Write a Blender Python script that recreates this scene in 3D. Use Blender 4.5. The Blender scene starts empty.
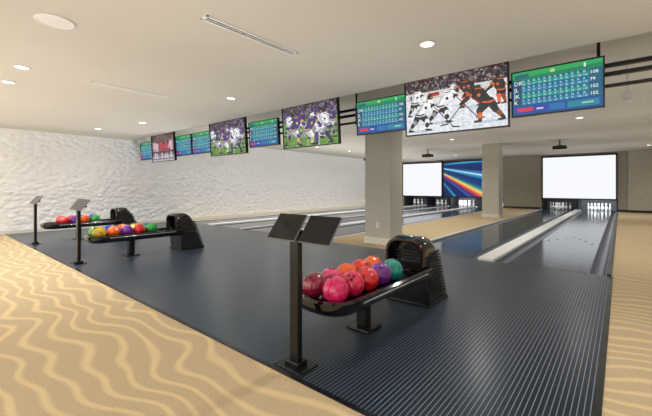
import bpy, bmesh, math, random
from mathutils import Vector, Matrix
random.seed(7)
scene = bpy.context.scene
COL = scene.collection
try:
    scene.view_settings.view_transform = 'Standard'
    scene.view_settings.look = 'None'
except Exception as e:
    print(e)

def s2l(c):
    c = c/255.0
    return c/12.92 if c <= 0.04045 else ((c+0.055)/1.055)**2.4
def rgb(r, g, b): return (s2l(r), s2l(g), s2l(b), 1.0)

# ------------------------------------------------------------------ materials
MATS = {}
def mat(name, col, rough=0.5, metal=0.0, var=0.06, scale=8.0, emit=None, estr=1.0, coat=0.0, spec=0.5):
    if name in MATS: return MATS[name]
    m = bpy.data.materials.new(name); m.use_nodes = True
    nt = m.node_tree; b = nt.nodes['Principled BSDF']
    b.inputs['Roughness'].default_value = rough
    b.inputs['Metallic'].default_value = metal
    b.inputs['Coat Weight'].default_value = coat
    b.inputs['Specular IOR Level'].default_value = spec
    if var > 0:
        tc = nt.nodes.new('ShaderNodeTexCoord')
        n = nt.nodes.new('ShaderNodeTexNoise'); n.inputs['Scale'].default_value = scale
        n.inputs['Detail'].default_value = 3
        nt.links.new(tc.outputs['Object'], n.inputs['Vector'])
        r = nt.nodes.new('ShaderNodeValToRGB')
        r.color_ramp.elements[0].position = 0.3; r.color_ramp.elements[1].position = 0.7
        r.color_ramp.elements[0].color = (col[0]*(1-var), col[1]*(1-var), col[2]*(1-var), 1)
        r.color_ramp.elements[1].color = (min(1, col[0]*(1+var)), min(1, col[1]*(1+var)), min(1, col[2]*(1+var)), 1)
        nt.links.new(n.outputs['Fac'], r.inputs['Fac'])
        nt.links.new(r.outputs['Color'], b.inputs['Base Color'])
    else:
        b.inputs['Base Color'].default_value = col
    if emit is not None:
        b.inputs['Emission Color'].default_value = emit
        b.inputs['Emission Strength'].default_value = estr
    MATS[name] = m
    return m

def emat(r, g, b, s=1.0, var=0.0):
    key = 'screen_colour_%d_%d_%d_%d_%d' % (r, g, b, int(s*100), int(var*100))
    if key in MATS: return MATS[key]
    m = mat(key, (0.01, 0.01, 0.01, 1), 0.35, var=0, emit=rgb(r, g, b), estr=s)
    if var > 0:
        nt = m.node_tree; bs = nt.nodes['Principled BSDF']
        tc = nt.nodes.new('ShaderNodeTexCoord')
        n = nt.nodes.new('ShaderNodeTexNoise'); n.inputs['Scale'].default_value = 18; n.inputs['Detail'].default_value = 6; n.inputs['Roughness'].default_value = .75
        nt.links.new(tc.outputs['Object'], n.inputs['Vector'])
        rp = nt.nodes.new('ShaderNodeValToRGB'); L = rgb(r, g, b)
        rp.color_ramp.elements[0].position = .36; rp.color_ramp.elements[1].position = .62
        k0 = 1-var; k1 = 1+var*.6
        rp.color_ramp.elements[0].color = (L[0]*k0, L[1]*k0, L[2]*k0, 1)
        rp.color_ramp.elements[1].color = (L[0]*k1+.015, L[1]*k1+.015, L[2]*k1+.015, 1)
        nt.links.new(n.outputs['Fac'], rp.inputs['Fac']); nt.links.new(rp.outputs['Color'], bs.inputs['Emission Color'])
    return m

def crowd_mat(name, tint, scale=42.0):
    if name in MATS: return MATS[name]
    m = bpy.data.materials.new(name); m.use_nodes = True
    nt = m.node_tree; b = nt.nodes['Principled BSDF']
    b.inputs['Base Color'].default_value = (.01, .01, .01, 1); b.inputs['Roughness'].default_value = .35
    tc = nt.nodes.new('ShaderNodeTexCoord')
    v = nt.nodes.new('ShaderNodeTexVoronoi'); v.inputs['Scale'].default_value = scale
    nt.links.new(tc.outputs['Object'], v.inputs['Vector'])
    sp = nt.nodes.new('ShaderNodeSeparateColor'); nt.links.new(v.outputs['Color'], sp.inputs[0])
    rp = nt.nodes.new('ShaderNodeValToRGB'); rp.color_ramp.interpolation = 'CONSTANT'
    cols = [(30, 28, 36), (70, 62, 72), (140, 118, 108), (50, 46, 60), tint, (160, 156, 160), (90, 76, 72), (46, 42, 52)]
    el = rp.color_ramp.elements
    el[0].position = 0; el[0].color = rgb(*cols[0]); el[1].position = 1/8; el[1].color = rgb(*cols[1])
    for i in range(2, 8):
        e = el.new(i/8); e.color = rgb(*cols[i])
    nt.links.new(sp.outputs[0], rp.inputs['Fac'])
    nt.links.new(rp.outputs['Color'], b.inputs['Emission Color']); b.inputs['Emission Strength'].default_value = .8
    MATS[name] = m
    return m

def math_node(nt, op, a=None, b=None):
    n = nt.nodes.new('ShaderNodeMath'); n.operation = op
    for i, v in enumerate((a, b)):
        if v is None: continue
        if isinstance(v, (int, float)): n.inputs[i].default_value = v
        else: nt.links.new(v, n.inputs[i])
    return n.outputs[0]

def burst_mat():
    m = bpy.data.materials.new('sweeping_light_streaks'); m.use_nodes = True
    nt = m.node_tree; b = nt.nodes['Principled BSDF']
    b.inputs['Base Color'].default_value = (.01, .01, .01, 1)
    tc = nt.nodes.new('ShaderNodeTexCoord'); sx = nt.nodes.new('ShaderNodeSeparateXYZ')
    nt.links.new(tc.outputs['Object'], sx.inputs[0])
    dx = math_node(nt, 'SUBTRACT', sx.outputs[0], -2.6); dz = math_node(nt, 'SUBTRACT', sx.outputs[2], .9)
    a = math_node(nt, 'ARCTAN2', dz, dx)
    f = math_node(nt, 'DIVIDE', math_node(nt, 'SUBTRACT', a, -1.05), 1.35)
    rp = nt.nodes.new('ShaderNodeValToRGB'); el = rp.color_ramp.elements
    rp.color_ramp.interpolation = 'LINEAR'
    seq = [(0, (12, 26, 72)), (.12, (14, 36, 96)), (.155, (40, 160, 205)), (.18, (14, 40, 104)), (.28, (12, 34, 92)), (.31, (60, 90, 190)), (.33, (14, 40, 104)), (.38, (200, 60, 80)), (.405, (250, 160, 60)), (.425, (240, 214, 120)), (.445, (70, 170, 120)), (.48, (16, 70, 130)),
           (.57, (14, 40, 104)), (.62, (40, 160, 205)), (.635, (220, 242, 250)), (.65, (40, 130, 190)), (.70, (12, 32, 90)), (.80, (16, 50, 120)), (.825, (60, 190, 220)), (.85, (14, 40, 104)), (1, (12, 30, 80))]
    el[0].position = 0; el[0].color = rgb(*seq[0][1]); el[1].position = 1; el[1].color = rgb(*seq[-1][1])
    for p, c in seq[1:-1]:
        e = el.new(p); e.color = rgb(*c)
    nt.links.new(f, rp.inputs['Fac']); nt.links.new(rp.outputs['Color'], b.inputs['Emission Color']); b.inputs['Emission Strength'].default_value = 1.0
    return m

def carpet_mat():
    m = bpy.data.materials.new('wavy_carpet'); m.use_nodes = True
    nt = m.node_tree; b = nt.nodes['Principled BSDF']
    b.inputs['Roughness'].default_value = 0.95
    b.inputs['Specular IOR Level'].default_value = 0.1
    tc = nt.nodes.new('ShaderNodeTexCoord'); sx = nt.nodes.new('ShaderNodeSeparateXYZ')
    nt.links.new(tc.outputs['Object'], sx.inputs[0])
    X, Y = sx.outputs[0], sx.outputs[1]
    nz = nt.nodes.new('ShaderNodeTexNoise'); nz.inputs['Scale'].default_value = 0.9; nz.inputs['Detail'].default_value = 0
    nt.links.new(tc.outputs['Object'], nz.inputs['Vector'])
    ph = math_node(nt, 'MULTIPLY', nz.outputs['Fac'], 6.0)
    k = math_node(nt, 'MULTIPLY', X, 2*math.pi/0.72)
    s1 = math_node(nt, 'SINE', math_node(nt, 'ADD', k, ph))
    off = math_node(nt, 'MULTIPLY', s1, 0.036)
    nz2 = nt.nodes.new('ShaderNodeTexNoise'); nz2.inputs['Scale'].default_value = 1.3; nz2.inputs['Detail'].default_value = 0
    nt.links.new(tc.outputs['Object'], nz2.inputs['Vector'])
    off2 = math_node(nt, 'MULTIPLY', nz2.outputs['Fac'], 0.46)
    yy = math_node(nt, 'ADD', math_node(nt, 'ADD', Y, off), off2)
    fr = math_node(nt, 'FRACT', math_node(nt, 'MULTIPLY', yy, 1/0.165))
    tri = math_node(nt, 'ABSOLUTE', math_node(nt, 'SUBTRACT', fr, 0.5))
    ramp = nt.nodes.new('ShaderNodeValToRGB')
    ramp.color_ramp.elements[0].position = 0.06; ramp.color_ramp.elements[0].color = (1, 1, 1, 1)
    ramp.color_ramp.elements[1].position = 0.22; ramp.color_ramp.elements[1].color = (0, 0, 0, 1)
    nt.links.new(tri, ramp.inputs['Fac'])
    sp = nt.nodes.new('ShaderNodeTexNoise'); sp.inputs['Scale'].default_value = 110; sp.inputs['Detail'].default_value = 2
    nt.links.new(tc.outputs['Object'], sp.inputs['Vector'])
    spr = nt.nodes.new('ShaderNodeValToRGB'); spr.color_ramp.elements[0].position = .34; spr.color_ramp.elements[1].position = .66
    nt.links.new(sp.outputs['Fac'], spr.inputs['Fac'])
    g = nt.nodes.new('ShaderNodeMix'); g.data_type = 'RGBA'
    g.inputs['A'].default_value = rgb(182, 160, 127); g.inputs['B'].default_value = rgb(200, 180, 148)
    nt.links.new(spr.outputs['Color'], g.inputs['Factor'])
    g2 = nt.nodes.new('ShaderNodeMix'); g2.data_type = 'RGBA'
    g2.inputs['A'].default_value = rgb(210, 186, 142); g2.inputs['B'].default_value = rgb(222, 200, 158)
    nt.links.new(spr.outputs['Color'], g2.inputs['Factor'])
    mx = nt.nodes.new('ShaderNodeMix'); mx.data_type = 'RGBA'
    nt.links.new(ramp.outputs['Color'], mx.inputs['Factor'])
    nt.links.new(g.outputs['Result'], mx.inputs['A'])
    nt.links.new(g2.outputs['Result'], mx.inputs['B'])
    nt.links.new(mx.outputs['Result'], b.inputs['Base Color'])
    bp = nt.nodes.new('ShaderNodeBump'); bp.inputs['Strength'].default_value = 0.15; bp.inputs['Distance'].default_value = 0.01
    nt.links.new(sp.outputs['Fac'], bp.inputs['Height']); nt.links.new(bp.outputs[0], b.inputs['Normal'])
    return m

def approach_mat():
    m = bpy.data.materials.new('pinstriped_approach'); m.use_nodes = True
    nt = m.node_tree; b = nt.nodes['Principled BSDF']
    b.inputs['Roughness'].default_value = 0.28
    b.inputs['Specular IOR Level'].default_value = 0.32
    tc = nt.nodes.new('ShaderNodeTexCoord'); sx = nt.nodes.new('ShaderNodeSeparateXYZ')
    nt.links.new(tc.outputs['Object'], sx.inputs[0])
    fr = math_node(nt, 'FRACT', math_node(nt, 'MULTIPLY', sx.outputs[0], 1/0.0285))
    tri = math_node(nt, 'ABSOLUTE', math_node(nt, 'SUBTRACT', fr, 0.5))
    ln = math_node(nt, 'LESS_THAN', tri, 0.08)
    nz = nt.nodes.new('ShaderNodeTexNoise'); nz.inputs['Scale'].default_value = 30
    nt.links.new(tc.outputs['Object'], nz.inputs['Vector'])
    g = nt.nodes.new('ShaderNodeMix'); g.data_type = 'RGBA'
    g.inputs['A'].default_value = rgb(14, 22, 33); g.inputs['B'].default_value = rgb(24, 34, 47)
    nt.links.new(nz.outputs['Fac'], g.inputs['Factor'])
    mx = nt.nodes.new('ShaderNodeMix'); mx.data_type = 'RGBA'
    nt.links.new(ln, mx.inputs['Factor']); nt.links.new(g.outputs['Result'], mx.inputs['A'])
    mx.inputs['B'].default_value = rgb(122, 137, 156)
    nt.links.new(mx.outputs['Result'], b.inputs['Base Color'])
    return m

def lane_mat():
    m = bpy.data.materials.new('lane_boards'); m.use_nodes = True
    nt = m.node_tree; b = nt.nodes['Principled BSDF']
    b.inputs['Roughness'].default_value = 0.14; b.inputs['Specular IOR Level'].default_value = 0.32
    tc = nt.nodes.new('ShaderNodeTexCoord'); sx = nt.nodes.new('ShaderNodeSeparateXYZ')
    nt.links.new(tc.outputs['Object'], sx.inputs[0])
    fr = math_node(nt, 'FRACT', math_node(nt, 'MULTIPLY', sx.outputs[0], 1/0.04))
    ln = math_node(nt, 'LESS_THAN', math_node(nt, 'ABSOLUTE', math_node(nt, 'SUBTRACT', fr, 0.5)), 0.07)
    fl = math_node(nt, 'FLOOR', math_node(nt, 'MULTIPLY', sx.outputs[0], 1/0.04))
    wn = nt.nodes.new('ShaderNodeTexWhiteNoise'); wn.noise_dimensions = '1D'
    nt.links.new(fl, wn.inputs['W'])
    g = nt.nodes.new('ShaderNodeMix'); g.data_type = 'RGBA'
    g.inputs['A'].default_value = rgb(24, 36, 52); g.inputs['B'].default_value = rgb(46, 60, 78)
    nt.links.new(wn.outputs['Value'], g.inputs['Factor'])
    mx = nt.nodes.new('ShaderNodeMix'); mx.data_type = 'RGBA'
    nt.links.new(ln, mx.inputs['Factor']); nt.links.new(g.outputs['Result'], mx.inputs['A'])
    mx.inputs['B'].default_value = rgb(112, 126, 144)
    nt.links.new(mx.outputs['Result'], b.inputs['Base Color'])
    return m

def relief_wall_mat():
    m = bpy.data.materials.new('white_relief_panels'); m.use_nodes = True
    nt = m.node_tree; b = nt.nodes['Principled BSDF']
    b.inputs['Base Color'].default_value = rgb(254, 253, 253)
    b.inputs['Roughness'].default_value = 0.6
    tc = nt.nodes.new('ShaderNodeTexCoord'); mp = nt.nodes.new('ShaderNodeMapping')
    mp.inputs['Scale'].default_value = (.01, 6.5, 9.0)
    nt.links.new(tc.outputs['Object'], mp.inputs[0])
    v = nt.nodes.new('ShaderNodeTexVoronoi'); v.inputs['Scale'].default_value = 1.0
    v.feature = 'F1'; v.inputs['Randomness'].default_value = 0.9
    nt.links.new(mp.outputs[0], v.inputs['Vector'])
    bp = nt.nodes.new('ShaderNodeBump'); bp.inputs['Strength'].default_value = 1.0; bp.inputs['Distance'].default_value = 0.045; bp.invert = True
    nt.links.new(v.outputs['Distance'], bp.inputs['Height']); nt.links.new(bp.outputs[0], b.inputs['Normal'])
    return m

def ball_mat(name, c):
    if name in MATS: return MATS[name]
    m = bpy.data.materials.new(name); m.use_nodes = True
    nt = m.node_tree; b = nt.nodes['Principled BSDF']
    b.inputs['Roughness'].default_value = 0.08; b.inputs['Coat Weight'].default_value = 1.0; b.inputs['Coat Roughness'].default_value = .03
    tc = nt.nodes.new('ShaderNodeTexCoord')
    n = nt.nodes.new('ShaderNodeTexNoise'); n.inputs['Scale'].default_value = 9; n.inputs['Detail'].default_value = 4; n.inputs['Distortion'].default_value = 2.5
    nt.links.new(tc.outputs['Object'], n.inputs['Vector'])
    r = nt.nodes.new('ShaderNodeValToRGB')
    L = rgb(*c)
    r.color_ramp.elements[0].position = 0.35; r.color_ramp.elements[0].color = (L[0]*0.6, L[1]*0.5, L[2]*0.6, 1)
    r.color_ramp.elements[1].position = 0.6; r.color_ramp.elements[1].color = (min(1, L[0]*1.1+0.005), min(1, L[1]*1.1+0.005), min(1, L[2]*1.1+0.005), 1)
    nt.links.new(n.outputs['Fac'], r.inputs['Fac']); nt.links.new(r.outputs['Color'], b.inputs['Base Color'])
    MATS[name] = m
    return m

M_CARPET = carpet_mat(); M_APP = approach_mat(); M_LANE = lane_mat(); M_RELIEF = relief_wall_mat()
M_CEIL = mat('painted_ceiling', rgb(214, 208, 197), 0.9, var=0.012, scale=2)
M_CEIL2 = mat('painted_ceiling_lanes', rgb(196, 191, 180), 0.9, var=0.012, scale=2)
M_TAUPE = mat('taupe_paint', rgb(172, 167, 152), 0.85, var=0.03, scale=3)
M_COLM = mat('column_paint', rgb(202, 198, 187), 0.8, var=0.02, scale=3)
M_TRIM = mat('pale_trim', rgb(232, 228, 218), 0.5, var=0.02)
M_WHITE = mat('white_enamel', rgb(238, 238, 236), 0.4, var=0.02)
M_BLACK = mat('black_plastic', rgb(20, 21, 24), 0.25, var=0.15, scale=12)
M_BLACKG = mat('gloss_black', rgb(12, 12, 14), 0.08, var=0.1, coat=0.8)
M_CHAR = mat('charcoal_plastic', rgb(32, 34, 38), 0.35, var=0.1, scale=14)
M_DARK = mat('dark_void', rgb(8, 8, 10), 0.7, var=0.1)
M_CHROME = mat('brushed_chrome', rgb(200, 202, 205), 0.15, 1.0, var=0.04)
M_GUT = mat('gutter_grey', rgb(90, 98, 110), 0.3, var=0.05)
M_CAP = mat('light_divider_cap', rgb(240, 240, 236), 0.4, var=0.02)
M_TABLET = mat('tablet_glass', rgb(20, 21, 24), 0.1, var=0.08, spec=.35)
M_RIM = mat('tablet_rim', rgb(120, 122, 126), 0.3, var=0.05)
M_PIN = mat('pin_white', rgb(244, 243, 240), 0.25, var=0.01)
M_PINR = mat('pin_red', rgb(190, 30, 34), 0.3, var=0.05)
M_GLOW = mat('lamp_lens', (1, 1, 1, 1), 0.4, var=0, emit=rgb(255, 250, 238), estr=6.0)

# ------------------------------------------------------------------ mesh helpers
def new_bm(): return bmesh.new()
def add_box(bm, x0, x1, y0, y1, z0, z1, mi=0, bev=0.0, seg=2, rot=None):
    r = bmesh.ops.create_cube(bm, size=1.0)
    vs = r['verts']
    bmesh.ops.scale(bm, vec=(x1-x0, y1-y0, z1-z0), verts=vs)
    bmesh.ops.translate(bm, vec=((x0+x1)/2, (y0+y1)/2, (z0+z1)/2), verts=vs)
    fs = set(f for v in vs for f in v.link_faces)
    for f in fs: f.material_index = mi
    if bev > 0:
        es = list(set(e for v in vs for e in v.link_edges))
        rr = bmesh.ops.bevel(bm, geom=es, offset=bev, segments=seg, affect='EDGES', profile=0.5)
        for f in rr['faces']: f.material_index = mi
    return vs
def add_cyl(bm, p0, p1, r0, r1=None, seg=20, mi=0, caps=True):
    if r1 is None: r1 = r0
    p0 = Vector(p0); p1 = Vector(p1); d = p1-p0
    r = bmesh.ops.create_cone(bm, cap_ends=caps, segments=seg, radius1=r0, radius2=r1, depth=d.length)
    q = d.to_track_quat('Z', 'Y').to_matrix().to_4x4()
    bmesh.ops.transform(bm, matrix=Matrix.Translation((p0+p1)/2) @ q, verts=r['verts'])
    for f in set(f for v in r['verts'] for f in v.link_faces): f.material_index = mi
    return r['verts']
def lathe(bm, prof, seg=20, mi=None, center=(0, 0, 0), axis='Z'):
    rings = []
    for (r, z) in prof:
        ring = []
        for i in range(seg):
            a = 2*math.pi*i/seg
            if axis == 'Z': p = (center[0]+r*math.cos(a), center[1]+r*math.sin(a), center[2]+z)
            else: p = (center[0]+r*math.cos(a), center[1]+z, center[2]+r*math.sin(a))
            ring.append(bm.verts.new(p))
        rings.append(ring)
    for j in range(len(rings)-1):
        for i in range(seg):
            f = bm.faces.new((rings[j][i], rings[j][(i+1) % seg], rings[j+1][(i+1) % seg], rings[j+1][i]))
            f.material_index = mi(j) if mi else 0
    for ring, k in ((rings[0], 0), (rings[-1], len(rings)-2)):
        f = bm.faces.new(ring); f.material_index = mi(k) if mi else 0
def obj(name, bm, mats, parent=None, loc=(0, 0, 0), rot=(0, 0, 0), smooth=False, recalc=True, **props):
    if recalc: bmesh.ops.recalc_face_normals(bm, faces=bm.faces)
    me = bpy.data.meshes.new(name); bm.to_mesh(me); bm.free()
    for m in (mats if isinstance(mats, (list, tuple)) else [mats]): me.materials.append(m)
    if smooth:
        for p in me.polygons: p.use_smooth = True
        try: me.set_sharp_from_angle(angle=math.radians(35))
        except Exception: pass
    o = bpy.data.objects.new(name, me); COL.objects.link(o)
    o.location = loc; o.rotation_euler = rot
    if parent: o.parent = parent
    for k, v in props.items(): o[k] = v
    return o
def thing(name, label, category, loc=(0, 0, 0), group=None, rot=(0, 0, 0)):
    e = bpy.data.objects.new(name, None); e.empty_display_size = 0.1
    COL.objects.link(e); e.location = loc; e.rotation_euler = rot
    e['label'] = label; e['category'] = category
    if group: e['group'] = group
    return e
def dup(src, loc, label=None):
    n = src.copy(); COL.objects.link(n); n.location = loc
    if label: n['label'] = label
    def rec(s, p):
        for c in list(s.children):
            if c.parent is not s: continue
            k = c.copy(); COL.objects.link(k); k.parent = p
            k.matrix_parent_inverse = c.matrix_parent_inverse.copy()
            rec(c, k)
    rec(src, n)
    return n
def structure(name, bm, mats, label=None):
    o = obj(name, bm, mats)
    o['kind'] = 'structure'
    return o

# ------------------------------------------------------------------ layout (metres)
XW = -12.4; XR = 2.5; YB = -3.0; YF = 22.75
Y0 = 1.62; YFOUL = 6.3; YEND = 24.2
ZC1, ZC2 = 2.80, 3.02; YSTEP = 4.75
PAIRS = [-1.75, -6.95, -10.25]
RACKS = [-1.75, -6.85, -9.95]
HALF = 1.65
LW, GW, DW = 1.05, 0.21, 0.26

bm = new_bm(); add_box(bm, XW, XR, YB, 25.0, -0.30, -0.12)
structure('floor', bm, mat('subfloor', rgb(70, 70, 72), 0.8))
bm = new_bm()
add_box(bm, XW, XR, YB, Y0, -0.12, 0.0)
add_box(bm, -0.10, XR, Y0, YF, -0.12, 0.0)
add_box(bm, -5.30, -3.40, YFOUL-0.15, YF, -0.12, 0.0)
add_box(bm, XW, -11.9, YFOUL, YF, -0.12, 0.0)
o = structure('floor_carpet', bm, M_CARPET)
bm = new_bm()
add_box(bm, XW, -5.30, Y0, YFOUL, -0.12, 0.002)
add_box(bm, -5.30, -3.40, Y0, YFOUL-0.15, -0.12, 0.002)
add_box(bm, -3.40, -0.10, Y0, YFOUL, -0.12, 0.002)
for pc in PAIRS:   # small inlaid approach dots
    for sgn in (-1, 1):
        lx = pc + sgn*(DW/2+GW+LW/2)
        if lx > -2: continue
        for yy in (YFOUL-0.12, YFOUL-3.55):
            for k in range(-3, 4):
                vs = [bm.verts.new((lx+k*.135+.009*math.cos(a*math.pi/5), yy+.009*math.sin(a*math.pi/5), .0028)) for a in range(10)]
                f = bm.faces.new(vs); f.material_index = 1
structure('floor_approach', bm, [M_APP, mat('inlay_dot', rgb(150, 158, 168), .4)])
bm = new_bm(); add_box(bm, XW, -0.08, Y0-0.02, Y0+0.015, -0.01, 0.006); add_box(bm, -0.115, -0.08, Y0, YFOUL, -0.01, 0.006)
structure('trim_1', bm, M_BLACK)

bm = new_bm(); add_box(bm, XW-0.15, XW, YB, 25, -0.3, 3.2); structure('wall_left', bm, M_RELIEF)
bm = new_bm(); add_box(bm, XR, XR+0.15, YB, 25, -0.3, 3.2); structure('wall_right', bm, M_TAUPE)
bm = new_bm()
add_box(bm, XW, XR, YF, YF+0.12, 0.60, 3.2)
add_box(bm, -0.10, XR, YF, YF+0.12, -0.12, 0.6)
add_box(bm, -5.30, -3.40, YF, YF+0.12, -0.12, 0.6)
add_box(bm, XW, -11.9, YF, YF+0.12, -0.12, 0.6)
structure('wall_back', bm, M_TAUPE)
bm = new_bm(); add_box(bm, XW, XR, 24.3, 24.45, -0.12, 3.2); structure('wall_pit', bm, mat('pit_grey', rgb(96, 98, 102), .8))
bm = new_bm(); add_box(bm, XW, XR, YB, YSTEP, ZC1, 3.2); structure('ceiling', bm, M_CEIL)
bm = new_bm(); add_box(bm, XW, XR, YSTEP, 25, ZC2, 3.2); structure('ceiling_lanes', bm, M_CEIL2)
bm = new_bm(); add_box(bm, XW, XW+0.02, YB, YF, 0, 0.10, bev=0.004); structure('baseboard_left', bm, M_TRIM)
bm = new_bm(); add_box(bm, -0.10, XR, YF-0.02, YF, 0, 0.12, bev=0.004); add_box(bm, -5.3, -3.4, YF-0.02, YF, 0, 0.12, bev=0.004)
structure('baseboard_back', bm, M_CHAR)
bm = new_bm(); add_box(bm, 0.28, 1.9, YF-0.10, YF, 0.12, ZC2, bev=0.005); structure('trim_2', bm, mat('light_taupe', rgb(196, 192, 180), 0.85))

for i, (x0, x1, y0, y1) in enumerate([(-4.38, -3.74, 6.56, 7.10), (-4.38, -3.74, 15.2, 15.8)]):
    t = thing('column', 'square taupe painted column with pale base trim', 'column', ((x0+x1)/2, (y0+y1)/2, 0), group='structural columns')
    hx, hy = (x1-x0)/2, (y1-y0)/2
    bm = new_bm(); add_box(bm, -hx, hx, -hy, hy, 0, ZC2, bev=0.006); obj('shaft', bm, M_COLM, t)
    bm = new_bm(); add_box(bm, -hx-0.02, hx+0.02, -hy-0.02, hy+0.02, 0, 0.15, bev=0.006); obj('base_trim', bm, M_TRIM, t)
t = thing('wall_outlet', 'small white outlet plate on the column', 'outlet', (-4.06, 6.553, 0.42))
bm = new_bm(); add_box(bm, -.04, .04, 0, .007, -.06, .06, bev=.002); obj('cover_plate', bm, M_WHITE, t)
for dz in (-.025, .025):
    bm = new_bm(); add_box(bm, -.016, .016, -.003, .001, dz-.014, dz+.014, bev=.001); obj('socket', bm, M_TRIM, t)

# ------------------------------------------------------------------ lanes
def gutter_bm(w, y0, y1):
    bm = new_bm(); n = 10; rows = []
    for y in (y0, y1):
        row = [bm.verts.new((-w/2, y, -0.12)), bm.verts.new((-w/2, y, 0.0))]
        for i in range(n+1):
            a = math.pi*i/n
            row.append(bm.verts.new((-w/2*0.88*math.cos(a), y, -0.085*math.sin(a)+0.0)))
        row += [bm.verts.new((w/2, y, 0.0)), bm.verts.new((w/2, y, -0.12))]
        rows.append(row)
    m = len(rows[0])
    for i in range(m):
        bm.faces.new((rows[0][i], rows[0][(i+1) % m], rows[1][(i+1) % m], rows[1][i]))
    bm.faces.new(rows[0]); bm.faces.new(rows[1])
    return bm
lane0 = gut0 = None
dot_m = mat('lane_marking', rgb(16, 18, 22), 0.3)
for pc in PAIRS:
    for sgn in (-1, 1):
        lx = pc + sgn*(DW/2+GW+LW/2)
        if lane0 is None:
            lane0 = thing('bowling_lane', 'dark slate glossy bowling lane with arrow markers', 'bowling lane', (lx, 0, 0), group='bowling lanes')
            bm = new_bm(); add_box(bm, -LW/2, LW/2, YFOUL, YEND, -0.12, 0.0); obj('lane_bed', bm, M_LANE, lane0)
            bm = new_bm(); add_box(bm, -LW/2, LW/2, YFOUL, YFOUL+0.04, 0.0, 0.003); obj('foul_line', bm, dot_m, lane0)
            for k in range(-3, 4):
                yy = YFOUL+4.3-abs(k)*0.35; xx = k*0.135
                bm = new_bm(); vs = [bm.verts.new(p) for p in ((xx-0.03, yy, 0.002), (xx+0.03, yy, 0.002), (xx, yy+0.16, 0.002))]
                bm.faces.new(vs); obj('arrow_marker', bm, dot_m, lane0)
        else:
            dup(lane0, (lx, 0, 0))
        for gs in (-1, 1):
            gx = lx + gs*(LW/2+GW/2)
            if gut0 is None:
                gut0 = thing('lane_gutter', 'grey half-round gutter trough along a lane', 'gutter', (gx, 0, 0), group='lane gutters')
                obj('trough', gutter_bm(GW-0.004, YFOUL, YF+0.05), M_GUT, gut0, smooth=True)
            else:
                dup(gut0, (gx, 0, 0))
    t = thing('lane_divider', 'raised light grey cap between two lanes', 'lane divider', (pc, 0, 0), group='lane dividers')
    bm = new_bm(); add_box(bm, -DW/2, DW/2, YFOUL-0.02, YF, -0.11, 0.045, bev=0.012); obj('divider_cap', bm, M_CAP, t)
    for sgn in (-1, 1):
        ex0 = pc+sgn*(DW/2+2*GW+LW+0.004); ex1 = pc+sgn*HALF
        t = thing('lane_edge_cap', 'narrow light cap along the outer gutter', 'lane divider', ((ex0+ex1)/2, 0, 0), group='lane edge caps')
        w = abs(ex1-ex0)
        bm = new_bm(); add_box(bm, -w/2, w/2, YFOUL, YF, -0.11, 0.03, bev=0.006); obj('edge_cap', bm, M_CAP if sgn < 0 or pc < -2 else M_CHAR, t)

# ------------------------------------------------------------------ pins
prof = [(0.020, 0), (0.0285, 0.01), (0.036, 0.04), (0.050, 0.08), (0.0605, 0.114), (0.058, 0.150), (0.048, 0.185), (0.033, 0.22), (0.025, 0.245),
        (0.0228, 0.255), (0.0235, 0.27), (0.026, 0.29), (0.031, 0.32), (0.0323, 0.343), (0.029, 0.363), (0.020, 0.376), (0.008, 0.381)]
pin0 = None
for pc in PAIRS:
    for sgn in (-1, 1):
        lx = pc + sgn*(DW/2+GW+LW/2)
        for row in range(4):
            for k in range(row+1):
                x = lx + (k-row/2)*0.3048; y = 22.95 + row*0.264
                if pin0 is None:
                    bm = new_bm(); lathe(bm, prof, 16, mi=lambda j: 1 if j in (8, 10) else 0)
                    pin0 = obj('bowling_pin', bm, [M_PIN, M_PINR], smooth=True, loc=(x, y, 0))
                    pin0['label'] = 'white bowling pin with red neck stripes on the pin deck'; pin0['category'] = 'bowling pin'; pin0['group'] = 'bowling pins'
                else:
                    n = pin0.copy(); COL.objects.link(n); n.location = (x, y, 0)
for pc in PAIRS:
    for dx in (-HALF+0.02, 0, HALF-0.02):
        bm = new_bm(); add_box(bm, -0.04, 0.04, YF+0.12, 24.25, 0.0, 0.75, bev=0.005)
        o = obj('pit_partition', bm, M_CHAR, loc=(pc+dx, 0, 0))
        o['label'] = 'dark partition wall beside the pin deck'; o['category'] = 'partition'; o['group'] = 'pin deck partitions'
    for sgn in (-1, 1):
        lx = pc + sgn*(DW/2+GW+LW/2)
        t = thing('pin_deck_lamp', 'fluorescent strip lamp lighting the pins', 'lamp', (lx, YF+0.20, 0.68), group='pin deck lamps')
        bm = new_bm(); add_box(bm, -0.5, 0.5, -0.08, 0.03, 0, 0.05, bev=0.01); obj('lamp_housing', bm, M_WHITE, t)
        L = bpy.data.lights.new('pin_light', 'AREA'); L.shape = 'RECTANGLE'; L.size = 0.95; L.size_y = 0.06
        L.energy = 36 if (pc == PAIRS[0] and sgn > 0) or pc == PAIRS[1] else 6; L.color = (0.92, 0.97, 1)
        lo = bpy.data.objects.new('lamp_tube', L); COL.objects.link(lo); lo.parent = t; lo.location = (0, -0.02, -0.012); lo.rotation_euler = (math.radians(25), 0, 0)

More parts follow.
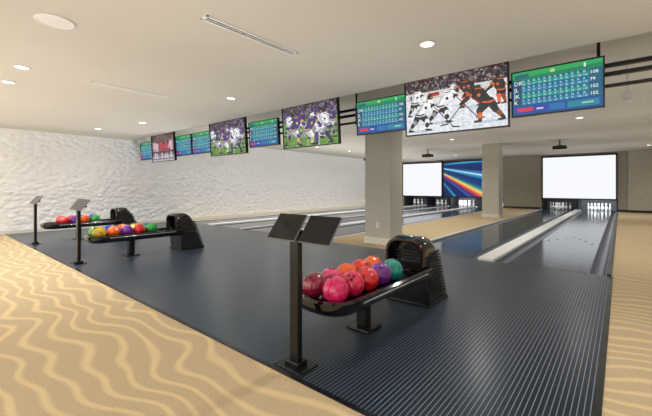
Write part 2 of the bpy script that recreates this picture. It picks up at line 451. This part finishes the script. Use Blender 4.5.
# ------------------------------------------------------------------ 2D picture builder
class Pic:
    def __init__(s, var=0.0):
        s.bm = bmesh.new(); s.mats = []; s.layer = 0; s.var = var
    def mi(s, c, e=1.0):
        m = c if isinstance(c, bpy.types.Material) else emat(c[0], c[1], c[2], e, s.var)
        if m not in s.mats: s.mats.append(m)
        return s.mats.index(m)
    def poly(s, pts, c, e=1.0, cl=None):
        s.layer += 1; y = -0.00010*s.layer
        vs = [s.bm.verts.new((p[0], y, p[1])) for p in pts]
        try:
            f = s.bm.faces.new(vs); f.material_index = s.mi(c, e)
            f.normal_update()
            if f.normal.y > 0: f.normal_flip()
        except ValueError: pass
    def rect(s, x0, x1, z0, z1, c, e=1.0): s.poly([(x0, z0), (x1, z0), (x1, z1), (x0, z1)], c, e)
    def circ(s, x, z, r, c, rz=None, n=14):
        rz = rz or r
        s.poly([(x+r*math.cos(2*math.pi*i/n), z+rz*math.sin(2*math.pi*i/n)) for i in range(n)], c)
    def limb(s, a, b, w0, w1, c):
        dx, dz = b[0]-a[0], b[1]-a[1]; L = math.hypot(dx, dz) or 1; nx, nz = -dz/L, dx/L; ux, uz = dx/L, dz/L
        pts = []
        for k in range(5):
            t = math.pi/2+math.pi*k/4; pts.append((a[0]+w0*(math.cos(t)*ux+math.sin(t)*nx), a[1]+w0*(math.cos(t)*uz+math.sin(t)*nz)))
        for k in range(5):
            t = -math.pi/2+math.pi*k/4; pts.append((b[0]+w1*(math.cos(t)*ux+math.sin(t)*nx), b[1]+w1*(math.cos(t)*uz+math.sin(t)*nz)))
        s.poly(pts, c)
    def text(s, body, x, z, size, c, align='LEFT'):
        cu = bpy.data.curves.new('t', 'FONT'); cu.body = body; cu.size = size; cu.align_x = align; cu.resolution_u = 2
        o = bpy.data.objects.new('t', cu); COL.objects.link(o)
        bpy.context.view_layer.update()
        dg = bpy.context.evaluated_depsgraph_get()
        me = bpy.data.meshes.new_from_object(o.evaluated_get(dg))
        s.layer += 1; y = -0.00010*s.layer; mi = s.mi(c)
        vs = [s.bm.verts.new((x+v.co.x, y, z+v.co.y)) for v in me.vertices]
        for p in me.polygons:
            try:
                f = s.bm.faces.new([vs[i] for i in p.vertices]); f.material_index = mi
            except ValueError: pass
        bpy.data.objects.remove(o); bpy.data.meshes.remove(me)
    def player(s, x, z, h, jersey, pants, helm, sock, lean=0.2, flip=1, stick=False, trim=None, stride=0.28, num=None, skin=(170, 124, 96)):
        P = lambda a, b: (x+flip*a*h, z+b*h)
        dk = lambda c, k=.62: tuple(int(v*k) for v in c)
        hip = (0, .46); sh = (lean, .78); hd = (lean*1.4, .92)
        s.limb(P(sh[0]-.07, sh[1]-.02), P(sh[0]-.20, .60), .07*h, .052*h, dk(jersey))
        s.limb(P(sh[0]-.20, .60), P(sh[0]-.08, .50), .05*h, .038*h, dk(trim or jersey))
        s.limb(P(hip[0]-.04, hip[1]), P(-stride*.55, .25), .10*h, .072*h, dk(pants))
        s.limb(P(-stride*.55, .26), P(-stride*1.15, .06), .066*h, .04*h, dk(sock))
        if trim: s.limb(P(-stride*.80, .18), P(-stride*.88, .155), .058*h, .055*h, dk(trim))
        s.limb(P(-stride*1.2, .03), P(-stride*1.2+.12, .015), .034*h, .024*h, (20, 20, 24))
        s.limb(P(hip[0]+.03, hip[1]), P(stride*.75, .27), .115*h, .08*h, pants)
        s.limb(P(hip[0]-.03, hip[1]-.03), P(stride*.65, .27), .05*h, .03*h, dk(pants, .8))
        s.limb(P(stride*.75, .27), P(stride*.7, .06), .072*h, .045*h, sock)
        if trim: s.limb(P(stride*.73, .17), P(stride*.725, .14), .062*h, .058*h, trim)
        s.limb(P(stride*.66, .03), P(stride*.66+.14, .015), .034*h, .024*h, (20, 20, 24))
        s.poly([P(hip[0]-.14, hip[1]-.02), P(hip[0]-.02, hip[1]-.06), P(hip[0]+.14, hip[1]-.04), P(lean*.7+.17, .62), P(sh[0]+.17, sh[1]-.03), P(sh[0]+.09, sh[1]+.06), P(sh[0]-.09, sh[1]+.07), P(sh[0]-.18, sh[1]-.01), P(lean*.5-.15, .60)], jersey)
        s.poly([P(hip[0]-.14, hip[1]-.02), P(hip[0]-.03, hip[1]+.0), P(lean*.4-.05, .62), P(sh[0]-.08, sh[1]), P(sh[0]-.18, sh[1]-.02), P(lean*.5-.15, .60)], dk(jersey, .8))
        if trim:
            s.poly([P(hip[0]-.13, hip[1]+.0), P(hip[0]-.02, hip[1]-.035), P(hip[0]+.14, hip[1]-.015), P(hip[0]+.145, hip[1]+.025), P(hip[0]-.01, hip[1]+.005), P(hip[0]-.135, hip[1]+.035)], trim)
            s.circ(*P(lean*.6+.05, .64), .042*h, trim)
            s.limb(P(sh[0]-.12, sh[1]+.02), P(sh[0]+.10, sh[1]+.03), .012*h, .012*h, trim)
        s.limb(P(sh[0]+.09, sh[1]-.01), P(sh[0]+.20, .61), .075*h, .058*h, jersey)
        if trim: s.limb(P(sh[0]+.165, .665), P(sh[0]+.18, .64), .068*h, .064*h, trim)
        s.limb(P(sh[0]+.20, .61), P(sh[0]+.33, .51), .055*h, .042*h, jersey)
        s.circ(*P(sh[0]+.36, .49), .045*h, pants)
        s.circ(*P(hd[0]+.045, hd[1]-.025), .05*h, skin, .058*h)
        s.circ(*P(*hd), .078*h, helm, .074*h)
        s.circ(*P(hd[0]+.055, hd[1]-.028), .034*h, skin, .036*h)
        s.limb(P(hd[0]+.01, hd[1]-.055), P(hd[0]+.075, hd[1]-.06), .010*h, .010*h, dk(helm, .6))
        if stick:
            s.limb(P(sh[0]+.1, .75), P(sh[0]+.72, .04), .012*h, .012*h, (40, 30, 26))
            s.limb(P(sh[0]+.70, .04), P(sh[0]+.88, .02), .018*h, .018*h, (40, 30, 26))

def hockey(w, h):
    p = Pic(.28); hw, hh = w/2, h/2
    p.rect(-hw, hw, -hh, hh, (226, 230, 236))
    p.rect(-hw, hw, hh*.50, hh, crowd_mat('arena_crowd', (120, 60, 54), 40))
    p.rect(-hw, hw, hh*.30, hh*.52, (214, 212, 212)); p.rect(-hw, hw, hh*.27, hh*.30, (200, 164, 60))
    for k, c in enumerate([(40, 60, 120), (170, 40, 40), (30, 30, 34), (30, 90, 60), (200, 120, 40)]):
        p.rect(-hw*.9+k*w*.2, -hw*.9+k*w*.2+w*.12, hh*.33, hh*.46, c)
    for k in range(9):
        x = random.uniform(-hw*.9, hw*.7); z = random.uniform(-hh*.9, -hh*.1)
        p.limb((x, z), (x+random.uniform(.08, .2), z+random.uniform(-.02, .02)), .003, .003, (186, 196, 210))
    W, B, O, G = (244, 244, 244), (26, 24, 28), (232, 96, 32), (190, 156, 84)
    for (sx, sz, sw) in ((-.33*w, -.45*h, .22), (-.10*w, -.33*h, .20), (.36*w, -.40*h, .22), (.18*w, -.12*h, .14)):
        p.circ(sx, sz, sw, (196, 204, 216), .02)
    p.player(-.40*w, -.16*h, .54*h, W, B, B, W, lean=.10, flip=1, trim=B, stride=.2)
    p.player(.17*w, -.12*h, .54*h, (34, 34, 38), B, B, O, lean=.2, flip=-1, stick=True, trim=O)
    p.player(.45*w, -.14*h, .50*h, (40, 36, 38), B, B, O, lean=.1, flip=-1, trim=O, stride=.1)
    p.player(-.13*w, -.34*h, .66*h, W, B, (225, 225, 225), W, lean=.28, flip=1, stick=True, trim=B)
    p.player(.34*w, -.40*h, .70*h, (40, 32, 32), B, B, (30, 28, 30), lean=.28, flip=-1, stick=True, trim=O)
    p.player(-.34*w, -.45*h, .66*h, W, B, B, W, lean=.22, flip=1, stick=True, trim=B)
    p.circ(.03*w, -.43*h, .014, (16, 16, 18), .007)
    return p
def football(w, h, seed=0):
    random.seed(seed)
    p = Pic(.35); hw, hh = w/2, h/2
    p.rect(-hw, hw, -hh, hh, (96, 146, 60))
    for k in range(5):
        x = -hw+w*(k+.3)/5
        p.poly([(x, -hh), (x+.015, -hh), (x+.06, hh*.3), (x+.05, hh*.3)], (214, 222, 204))
    p.rect(-hw, hw, hh*.34, hh, crowd_mat('stadium_crowd', (96, 66, 150), 34))
    p.rect(-hw, hw, hh*.28, hh*.36, (70, 60, 100))
    W, PU, B, G = (240, 240, 244), (70, 46, 124), (34, 28, 50), (206, 180, 100)
    x0 = random.uniform(-.03, .03)*w
    p.player(-.43*w+x0, -.22*h, .58*h, W, PU, PU, W, lean=.05, flip=1, trim=PU, stride=.2)
    p.player(.43*w, -.24*h, .60*h, PU, W, PU, PU, lean=.1, flip=-1, trim=G, stride=.2)
    p.player(-.10*w, -.20*h, .60*h, PU, W, PU, PU, lean=.1, flip=-1, trim=G, stride=.2)
    p.player(.34*w, -.36*h, .70*h, W, PU, B, W, lean=.15, flip=-1, trim=PU)
    p.player(.10*w+x0, -.34*h, .74*h, W, W, PU, W, lean=-.05, flip=1, trim=PU)
    p.player(-.30*w, -.46*h, .84*h, PU, W, (60, 40, 110), PU, lean=.22, flip=1, trim=G)
    p.player(.24*w, -.48*h, .88*h, W, (218, 216, 226), PU, PU, lean=.24, flip=-1, trim=PU)
    p.player(-.06*w+x0, -.48*h, .80*h, PU, W, PU, W, lean=.28, flip=1, trim=G)
    p.circ(.06*w, -.05*h, .035, (120, 66, 36), .022)
    return p
def crowd(w, h):
    random.seed(11)
    p = Pic(.35); hw, hh = w/2, h/2
    p.rect(-hw, hw, -hh, hh, (84, 44, 56)); p.rect(-hw, hw, hh*.1, hh, crowd_mat('red_crowd', (170, 50, 66), 26)); p.rect(-hw, hw, -hh, -hh*.6, (190, 182, 190))
    for k in range(6):
        c = random.choice([(214, 214, 220), (180, 50, 66), (50, 46, 66), (206, 170, 180)])
        p.player(-.40*w+k*.16*w, -.44*h, .72*h+random.uniform(-.05, .08)*h, c, (40, 34, 48), (60, 40, 36), (200, 194, 204), lean=.03, flip=random.choice([-1, 1]), stride=.12)
    return p
NAMES = ['DR', 'JL', 'JK', 'K']
def scores(w, h, seed=0):
    random.seed(100+seed)
    p = Pic(0); hw, hh = w/2, h/2
    p.rect(-hw, hw, -hh, hh, (18, 84, 130))
    p.rect(-hw, hw, hh*.62, hh, (20, 128, 88))
    p.poly([(-hw, hh*.74), (hw, hh*.84), (hw, hh), (-hw, hh)], (44, 164, 92))
    p.rect(-hw*.95, -hw*.60, hh*.70, hh*.90, (22, 100, 110))
    p.rect(-hw*.10, hw*.0, hh*.78, hh*.92, (190, 204, 120))
    p.rect(hw*.62, hw*.66, hh*.76, hh*.93, (220, 236, 226))
    rows = 4; top = hh*.64; rh = hh*.30
    tot = ['108', '79', '102', '102']
    for r in range(rows):
        z1 = top-r*rh; z0 = z1-rh*.93
        p.rect(-hw*.97, hw*.97, z0, z1, (28, 150, 142) if r % 2 == 0 else (24, 126, 166))
        p.rect(-hw*.97, -hw*.78, z0, z1, (14, 70, 100))
        p.text(NAMES[r], -hw*.965, z0+rh*.13, rh*.90, (244, 250, 252))
        n = 12
        for k in range(n):
            cw = hw*1.48/n; x0 = -hw*.77 + k*cw
            p.rect(x0, x0+hw*.006, z0, z1, (16, 80, 110))
            p.rect(x0+cw*.5, x0+cw, z1-rh*.40, z1, (16, 96, 130))
            a = random.choice(['X', '9/', '81', '72', '6/', '9-', '53'])
            p.text(a, x0+cw*.16, z0+rh*.54, rh*.34, (244, 250, 250))
            p.text(str(9*(k+1)+random.randint(0, 8)), x0+cw*.14, z0+rh*.10, rh*.34, (226, 246, 244))
        p.rect(hw*.72, hw*.97, z0, z1, (20, 96, 120))
        p.text(tot[r], hw*.74, z0+rh*.20, rh*.66, (250, 252, 252))
    p.rect(-hw*.97, hw*.97, -hh*.95, -hh*.60, (30, 74, 158))
    p.rect(-hw*.93, -hw*.20, -hh*.91, -hh*.64, (44, 60, 160)); p.rect(-hw*.88, -hw*.50, -hh*.86, -hh*.68, (206, 52, 66))
    p.rect(-hw*.12, hw*.22, -hh*.91, -hh*.64, (26, 110, 170)); p.rect(hw*.28, hw*.93, -hh*.91, -hh*.64, (24, 130, 150))
    p.rect(-hw*.42, -hw*.26, -hh*.82, -hh*.74, (180, 200, 226)); p.rect(hw*.58, hw*.82, -hh*.80, -hh*.74, (150, 214, 190))
    return p

# ------------------------------------------------------------------ hanging monitors
def monitor(name, label, cat, x0, x1, z0, z1, yc, pic, group, reach, tilt=4):
    w, h = x1-x0, z1-z0
    t = thing(name, label, cat, ((x0+x1)/2, yc, (z0+z1)/2), group=group, rot=(math.radians(tilt), 0, 0))
    bm = new_bm(); add_box(bm, -w/2, w/2, 0, 0.05, -h/2, h/2, bev=0.006)
    b = 0.016
    for a in ((-w/2, w/2, h/2-b, h/2), (-w/2, w/2, -h/2, -h/2+b*1.3), (-w/2, -w/2+b, -h/2, h/2), (w/2-b, w/2, -h/2, h/2)):
        add_box(bm, a[0], a[1], -0.02, 0.01, a[2], a[3], bev=0.003)
    obj('bezel', bm, M_BLACK, t)
    p = pic(w-2*b, h-2.3*b)
    obj('display', p.bm, p.mats, t, loc=(0, -0.001, b*.15), recalc=False)
    bm = new_bm()
    add_box(bm, -w*.22, w*.22, 0.05, 0.075, -h*.25, h*.3, bev=0.004)
    add_box(bm, -0.05, 0.05, 0.07, reach, 0.0, 0.10, bev=0.004)
    obj('mounting_bracket', bm, M_CHAR, t, label='steel mounting bracket')
    return t
SZ = (2.14, 2.71); TZ = (2.02, 2.85)
def add_s(x0, x1, seed): monitor('score_monitor', 'black-framed monitor showing bowling score table, hung from rails', 'monitor', x0, x1, SZ[0], SZ[1], 4.985, lambda w, h: scores(w, h, seed), 'score monitors', .155)
def add_t(x0, x1, pic, lab): monitor('television', lab, 'television', x0, x1, TZ[0], TZ[1], 4.90, pic, 'hanging televisions', .24)
add_s(-1.075, -0.135, 1)
add_t(-2.53, -1.085, hockey, 'large television showing an ice hockey game, hung from rails')
add_s(-3.50, -2.55, 2)
add_t(-5.27, -3.83, lambda w, h: football(w, h, 2), 'large television showing football players in purple and white')
add_s(-6.48, -5.50, 3)
add_t(-7.96, -6.50, lambda w, h: football(w, h, 3), 'large television showing a football game beside score monitor')
add_s(-8.98, -8.02, 4)
add_s(-9.95, -9.02, 5)
add_t(-11.28, -9.83, crowd, 'large television showing a reddish crowd picture')
add_s(-12.32, -11.36, 6)

t = thing('monitor_rail', 'set of black steel rails hung from the ceiling on rods', 'rail', (0, 5.20, 0))
for nm, z0, z1 in (('upper_rail', 2.63, 2.675), ('middle_rail', 2.53, 2.575), ('lower_rail', 2.40, 2.435)):
    bm = new_bm(); add_box(bm, XW, XR, -0.03, 0.03, z0, z1, bev=0.006); obj(nm, bm, M_BLACK, t)
for x in (0.9, -0.20, -3.66, -5.38, -8.0, -11.32):
    bm = new_bm(); add_cyl(bm, (x, 0, 2.37), (x, 0, ZC2), 0.018, seg=12); obj('hanger_rod', bm, M_BLACK, t, smooth=True)
    bm = new_bm(); add_cyl(bm, (x, 0, ZC2-0.02), (x, 0, ZC2), 0.06, seg=16); obj('ceiling_flange', bm, M_BLACK, t, smooth=True)

# ------------------------------------------------------------------ masking units at lane ends
def white_pic(w, h):
    p = Pic(); p.rect(-w/2, w/2, -h/2, h/2, (246, 248, 251), 1.0); return p
M_BURST = burst_mat()
def burst(w, h):
    p = Pic(); p.rect(-w/2, w/2, -h/2, h/2, M_BURST); return p
for sx0, sw, pic, lab in ((PAIRS[0], 3.26, white_pic, 'blank white screen in black frame above the pins'), (-7.38, 3.26, burst, 'screen with colourful streaks of light above the pins'), (-10.49, 2.94, white_pic, 'blank white screen in black frame above the pins')):
    t = thing('masking_screen', lab, 'projection screen', (sx0, YF-0.06, 1.76), group='lane end screens')
    w, h = sw, 2.36
    bm = new_bm(); add_box(bm, -w/2, w/2, 0, 0.06, -h/2, h/2, bev=0.005)
    for a in ((-w/2, w/2, h/2-.08, h/2), (-w/2, w/2, -h/2, -h/2+.07), (-w/2, -w/2+.07, -h/2, h/2), (w/2-.07, w/2, -h/2, h/2)):
        add_box(bm, a[0], a[1], -0.03, 0.01, a[2], a[3], bev=0.004)
    obj('screen_frame', bm, M_BLACK, t)
    p = pic(w-.1, h-.11); obj('screen_surface', p.bm, p.mats, t, loc=(0, -0.001, 0), recalc=False)

pr = thing('projector', 'black projector hanging from the ceiling on a pole', 'projector', (PAIRS[0], 15.7, 2.72), group='ceiling projectors')
bm = new_bm(); add_box(bm, -0.22, 0.22, -0.17, 0.17, -0.07, 0.07, bev=0.02); obj('projector_body', bm, M_BLACK, pr)
bm = new_bm(); add_cyl(bm, (0.08, 0.16, 0), (0.08, 0.21, 0), 0.045, seg=18); obj('lens', bm, M_BLACKG, pr, smooth=True)
bm = new_bm(); add_cyl(bm, (0, 0, 0.07), (0, 0, ZC2-2.72), 0.025, seg=12); add_box(bm, -.1, .1, -.1, .1, 0.07, 0.09, bev=.004); obj('ceiling_mount', bm, M_CHAR, pr)
for pc in PAIRS[1:]: dup(pr, (pc, 15.7, 2.72))

# ------------------------------------------------------------------ ceiling fittings and added fill lights
def downlight(x, y, z, energy, label='round recessed downlight with white trim, lit'):
    global DL0
    if DL0 is None or DL0_E[0] != energy:
        t = thing('recessed_downlight', label, 'ceiling light', (x, y, z), group='recessed downlights')
        bm = new_bm(); lathe(bm, [(0.068, -0.001), (0.085, -0.003), (0.085, -0.010), (0.072, -0.013), (0.066, -0.008), (0.064, -0.001)], 24); obj('trim_ring', bm, M_WHITE, t, smooth=True)
        bm = new_bm(); add_cyl(bm, (0, 0, -0.006), (0, 0, 0.0), 0.066, seg=24); obj('lens', bm, M_GLOW, t)
        L = bpy.data.lights.new('downlight_lamp', 'SPOT'); L.energy = energy; L.spot_size = math.radians(155); L.spot_blend = 1.0; L.shadow_soft_size = 0.06; L.color = (1.0, 0.985, 0.955)
        lo = bpy.data.objects.new('lamp', L); COL.objects.link(lo); lo.parent = t; lo.location = (0, 0, -0.03)
        DL0 = t; DL0_E[0] = energy
    else:
        dup(DL0, (x, y, z))
DL0 = None; DL0_E = [0]
for (x, y) in [(-1.6, 3.6), (-5.2, 3.6), (-8.8, 3.6), (-10.6, 3.2), (-5.91, 0.93), (-6.9, 0.93), (-8.6, 0.93), (-10.4, 0.93), (1.2, 0.6), (1.2, 3.2), (-1.6, -1.2), (-5.9, -1.4), (-10, -1.4)]:
    downlight(x, y, ZC1, 105)
for (x, y) in [(-0.8, 11.0), (-4.8, 9.5), (-8.6, 9.5), (-10.2, 6.6), (-10.2, 9.0), (-10.2, 11.5), (-10.2, 13.9), (-2.4, 8.2), (0.9, 8.0), (0.9, 14), (-10.2, 16.4), (-8.6, 14.5), (-4.8, 13.0), (-2.0, 18.5), (0.9, 20), (-7.0, 19.5), (-10.2, 19.5)]:  # left-wall row spaced, with one lamp added, to even the wall light
    downlight(x, y, ZC2, 135)
for (x, y, z, e) in [(x, y, .75, 42) for x in (-10.6, -8.2, -5.6, -2.6, 0.9) for y in (-1.4, 1.2, 3.6)] + \
        [(x, y, .75, 48) for x in (-7.6, -4.8, -1.6, 1.2) for y in (7.6, 11.2, 15.2, 19.4)] + [(-9.6, y, .7, 88) for y in (5.6, 7.6, 9.6, 11.6, 13.6, 15.8, 18, 20.4)]:  # unseen fill spots added in mid-air to brighten ceiling and left wall
    L = bpy.data.lights.new('added_fill_uplight', 'SPOT'); L.energy = e; L.spot_size = math.radians(174); L.spot_blend = 1.0; L.shadow_soft_size = 0.0; L.color = (1.0, .985, .96)
    lo = bpy.data.objects.new('added_fill_uplight', L); COL.objects.link(lo); lo.location = (x, y, z); lo.rotation_euler = (math.pi, 0, 0)

t = thing('ceiling_speaker', 'round white perforated ceiling speaker grille', 'speaker', (-4.04, 0.87, ZC1))
bm = new_bm(); lathe(bm, [(0.13, 0.0), (0.155, -0.002), (0.155, -0.012), (0.138, -0.016), (0.13, -0.01)], 32); obj('rim', bm, M_WHITE, t, smooth=True)
bm = new_bm(); lathe(bm, [(0.134, -0.002), (0.132, -0.011), (0.05, -0.014), (0.01, -0.0145)], 32); obj('grille', bm, mat('speaker_mesh', rgb(240, 238, 234), 0.7, var=.06, scale=200), t, smooth=True)
for (x, dark) in ((-2.9, 1), (-5.97, 0)):
    t = thing('linear_air_diffuser', 'long white slot air diffuser in the ceiling', 'air vent', (x, 2.3, ZC1), group='ceiling air diffusers')
    bm = new_bm()
    for a in ((-.055, -.030, -.58, .58), (.030, .055, -.58, .58), (-.055, .055, -.58, -.56), (-.055, .055, .56, .58), (-.006, .006, -.56, .56)):
        add_box(bm, a[0], a[1], a[2], a[3], -0.012, 0, bev=.002)
    obj('vent_frame', bm, M_WHITE, t)
    bm = new_bm(); add_box(bm, -.03, .03, -.56, .56, -0.003, 0); obj('vent_slot', bm, M_DARK if dark else M_TRIM, t)
t = thing('security_camera', 'small white camera hanging below the ceiling', 'camera', (0.07, 6.2, ZC2))
bm = new_bm(); add_cyl(bm, (0, 0, -0.55), (0, 0, 0), 0.012, seg=10); obj('stem', bm, M_WHITE, t)
bm = new_bm(); add_cyl(bm, (0, 0, -0.62), (0, 0, -0.50), 0.045, seg=18); obj('camera_body', bm, M_WHITE, t, smooth=True)

# ------------------------------------------------------------------ ball return
def stadium(hw, y0, y1, off, n=12):
    h = hw+off; pts = []
    ry = 0.24+off
    base = y0+0.24
    for i in range(n*2+1):
        a = math.pi + math.pi*i/(2*n)
        ca, sa = math.cos(a), math.sin(a)
        sx = math.copysign(abs(ca)**0.8, ca); sy = -abs(sa)**0.8
        pts.append((h*sx, base+ry*sy))
    pts.append((h, y1)); pts.append((-h, y1))
    return pts
def ball_return(loc):
    t = thing('ball_return', 'black ball return rack with rounded tray and ribbed hood', 'ball return', loc, group='ball returns')
    bm = new_bm(); loops = []
    for off, z in ((-.14, .295), (-.07, .302), (-.02, .330), (.002, .370), (.002, .410), (-.010, .425), (-.030, .425), (-.046, .408), (-.056, .388), (-.075, .372)):
        loops.append([bm.verts.new((p[0], p[1], z)) for p in stadium(.285, -1.12, .44, off)])
    m = len(loops[0])
    for a, b in zip(loops, loops[1:]):
        for i in range(m): bm.faces.new((a[i], a[(i+1) % m], b[(i+1) % m], b[i]))
    bm.faces.new(loops[0]); bm.faces.new(loops[-1])
    obj('ball_tray', bm, M_BLACKG, t, smooth=True)
    bm = new_bm(); add_box(bm, -.008, .008, -1.0, .35, .365, .39, bev=.003); obj('tray_divider', bm, M_CHAR, t)
    for sx in (-1, 1):
        bm = new_bm(); add_cyl(bm, (sx*.293, -.84, .388), (sx*.293, .30, .388), .009, seg=12)
        obj('side_rail', bm, M_CHROME, t, smooth=True, label='chrome side rail')
    bm = new_bm()
    add_box(bm, -.05, .05, -.45, -.35, .02, .31, bev=.014)
    obj('support_leg', bm, M_BLACK, t)
    bm = new_bm(); add_box(bm, -.12, .12, -.51, -.29, 0, .024, bev=.008); obj('foot_plate', bm, M_BLACK, t)
    def zt(y):
        pts = [(.34, .690), (.38, .712), (.44, .725), (.52, .728), (.60, .712), (.66, .67), (.71, .60), (.76, .48), (.80, .36), (.85, .22), (.91, .05)]
        for (a, za), (b, zb) in zip(pts, pts[1:]):
            if y <= b: return za+(zb-za)*(y-a)/(b-a)
        return pts[-1][1]
    def sec(bm, y, hw, z1, zb, r):
        pts = [(-hw, zb)]
        for k in range(9):
            a = math.pi-math.pi/2*k/8; pts.append((-hw+r+r*math.cos(a), z1-r+r*math.sin(a)))
        for k in range(9):
            a = math.pi/2-math.pi/2*k/8; pts.append((hw-r+r*math.cos(a), z1-r+r*math.sin(a)))
        pts.append((hw, zb))
        return [bm.verts.new((x, y, z)) for x, z in pts]
    bm = new_bm(); secs = []; hw = .222
    secs.append(sec(bm, .50, .165, .650, .44, .12))
    secs.append(sec(bm, .36, .183, .668, .435, .125))
    secs.append(sec(bm, .345, .195, .682, .43, .13))
    secs.append(sec(bm, .345, .212, .700, .42, .13))
    for y in [.36, .39, .42, .45, .50, .54, .58, .61, .64, .67, .70, .73, .76, .79, .82, .85, .88, .91]:
        z1 = zt(y); secs.append(sec(bm, y, hw, z1, .39 if y < .44 else .02, min(.125, z1*.4)))
    m = len(secs[0])
    for a, b in zip(secs, secs[1:]):
        for i in range(m): bm.faces.new((a[i], a[(i+1) % m], b[(i+1) % m], b[i]))
    bm.faces.new(secs[0]); bm.faces.new(secs[-1])
    obj('hood', bm, M_BLACKG, t, smooth=True)
    bm = new_bm(); lathe(bm, [(.084, -.004), (.090, -.010), (.098, -.010), (.104, -.002), (.104, .01), (.084, .01)], 32, axis='Y', center=(0, .495, .54))
    obj('mouth_ring', bm, M_CHAR, t, smooth=True)
    bm = new_bm(); add_cyl(bm, (0, .490, .54), (0, .50, .54), .088, seg=32); obj('mouth_opening', bm, M_DARK, t)
    bm = new_bm(); k = 16
    inv = [(.05, .91), (.22, .85), (.36, .80), (.48, .76), (.60, .70)]
    for i in range(k):
        z0 = .03+i*.034
        zz = max(.05, z0+.011); yb = .70
        for (za, ya), (zb, yb2) in zip(inv, inv[1:]):
            if zz <= zb: yb = ya+(yb2-ya)*(zz-za)/(zb-za); break
        f = 1-i/k
        add_box(bm, -.229-.016*f, .229+.016*f, .46+.03*(1-f), yb+.012, z0, z0+.022, bev=.007, seg=2)
    obj('ribbed_shell', bm, M_CHAR, t)
    bm = new_bm(); add_box(bm, -.255, .255, .43, .93, 0, .028, bev=.01); obj('floor_plate', bm, M_BLACK, t)
    return t
br = ball_return((RACKS[0], 3.0, 0))
for pc in RACKS[1:]: dup(br, (pc, 3.0, 0))

BALL = {}
RB = .1015
def make_ball(loc, cname, c, grp):
    key = cname
    if key not in BALL:
        bm = new_bm(); bmesh.ops.create_uvsphere(bm, u_segments=32, v_segments=20, radius=RB)
        o = obj('bowling_ball', bm, [ball_mat('ball_'+cname, c)], smooth=True); me = o.data
        hb = new_bm()
        for (ax, az) in ((.16, .10), (-.16, .10), (0, -.28)):
            d = Vector((ax, az, 1)).normalized()
            add_cyl(hb, d*(RB-.008), d*(RB+.0004), .012, seg=12)
        hm = bpy.data.meshes.new('finger_holes'); hb.to_mesh(hm); hb.free(); hm.materials.append(M_DARK)
        BALL[key] = (me, hm)
        bpy.data.objects.remove(o)
    me, hm = BALL[key]
    o = bpy.data.objects.new('bowling_ball', me); COL.objects.link(o); o.location = loc
    o.rotation_euler = (random.uniform(-.9, .9), random.uniform(-.9, .9), random.uniform(0, 6))
    ch = bpy.data.objects.new('finger_holes', hm); COL.objects.link(ch); ch.parent = o
    o['label'] = 'glossy %s bowling ball resting on the return tray' % cname.replace('_', ' '); o['category'] = 'bowling ball'; o['group'] = grp
C = dict(maroon=(150, 16, 56), hot_pink=(240, 36, 112), crimson=(222, 24, 84), red=(228, 26, 36), purple=(118, 34, 150), teal=(12, 150, 140), pink=(226, 66, 122), orange=(250, 96, 18),
         vermilion=(242, 56, 28), green=(30, 160, 60), blue=(24, 70, 200), yellow=(236, 200, 40), lime=(130, 196, 40), white=(225, 225, 230))
def fill(pc, A, B, grp, i0=0):
    for row, sx in ((A, .106), (B, -.106)):
        for i, c in enumerate(row):
            make_ball((pc+sx, 2.064+(i+i0)*.2130, .372+RB), c, C[c], grp)
fill(RACKS[0], ['hot_pink', 'crimson', 'red', 'purple', 'teal'], ['maroon', 'pink', 'orange', 'vermilion', 'orange'], 'balls on the pink and red rack')
fill(RACKS[1], ['yellow', 'orange', 'purple', 'red', 'green'], ['lime', 'blue', 'orange', 'yellow', 'teal'], 'balls on the middle rack')
fill(RACKS[2], ['red', 'purple', 'orange', 'green'], ['red', 'vermilion', 'teal', 'blue'], 'balls on the rack near the wall', 1)

# ------------------------------------------------------------------ consoles
k0 = thing('scoring_console', 'black floor-standing post with two tilted touch tablets', 'console', (PAIRS[0]+.01, 1.74, 0), group='scoring consoles')
bm = new_bm(); add_box(bm, -.040, .040, -.024, .024, .02, .93, bev=.006); obj('post', bm, M_BLACK, k0)
bm = new_bm(); add_box(bm, -.13, .13, -.09, .09, 0, .014, bev=.004); obj('base_plate', bm, M_BLACK, k0)
bm = new_bm(); add_box(bm, -.065, .065, -.05, .05, .012, .045, bev=.006); obj('post_socket', bm, M_BLACK, k0)
bm = new_bm(); add_box(bm, -.10, .30, .01, .040, .925, .950, bev=.006); obj('crossbar', bm, M_BLACK, k0)
for cx in (-.088, .222):
    bm = new_bm(); add_box(bm, -.138, .138, -.007, .007, -.108, .108, bev=.005, seg=3)
    tb = obj('tablet', bm, M_RIM, k0, loc=(cx, -.0, .965), rot=(math.radians(-38), 0, 0))
    bm = new_bm(); add_box(bm, -.134, .134, -.0085, -.0065, -.104, .104); obj('touch_screen', bm, M_TABLET, tb)
    bm = new_bm(); add_box(bm, -.04, .04, .005, .028, -.04, .04, bev=.004); obj('tablet_mount', bm, M_CHAR, tb)
dup(k0, (-6.78, 1.77, 0)); dup(k0, (-9.85, 1.77, 0))

# ------------------------------------------------------------------ world + camera
w = bpy.data.worlds.new('world'); scene.world = w; w.use_nodes = True
w.node_tree.nodes['Background'].inputs[0].default_value = (1.0, 0.985, 0.96, 1)
w.node_tree.nodes['Background'].inputs[1].default_value = 1.7

cam = bpy.data.cameras.new('camera'); co = bpy.data.objects.new('camera', cam); COL.objects.link(co)
co.location = (0, 0, 1.25); co.rotation_euler = (math.radians(90), 0, math.radians(40.1))
cam.sensor_width = 36; cam.lens = 350/652*36; cam.shift_y = -21/652; cam.clip_start = 0.05
scene.camera = co
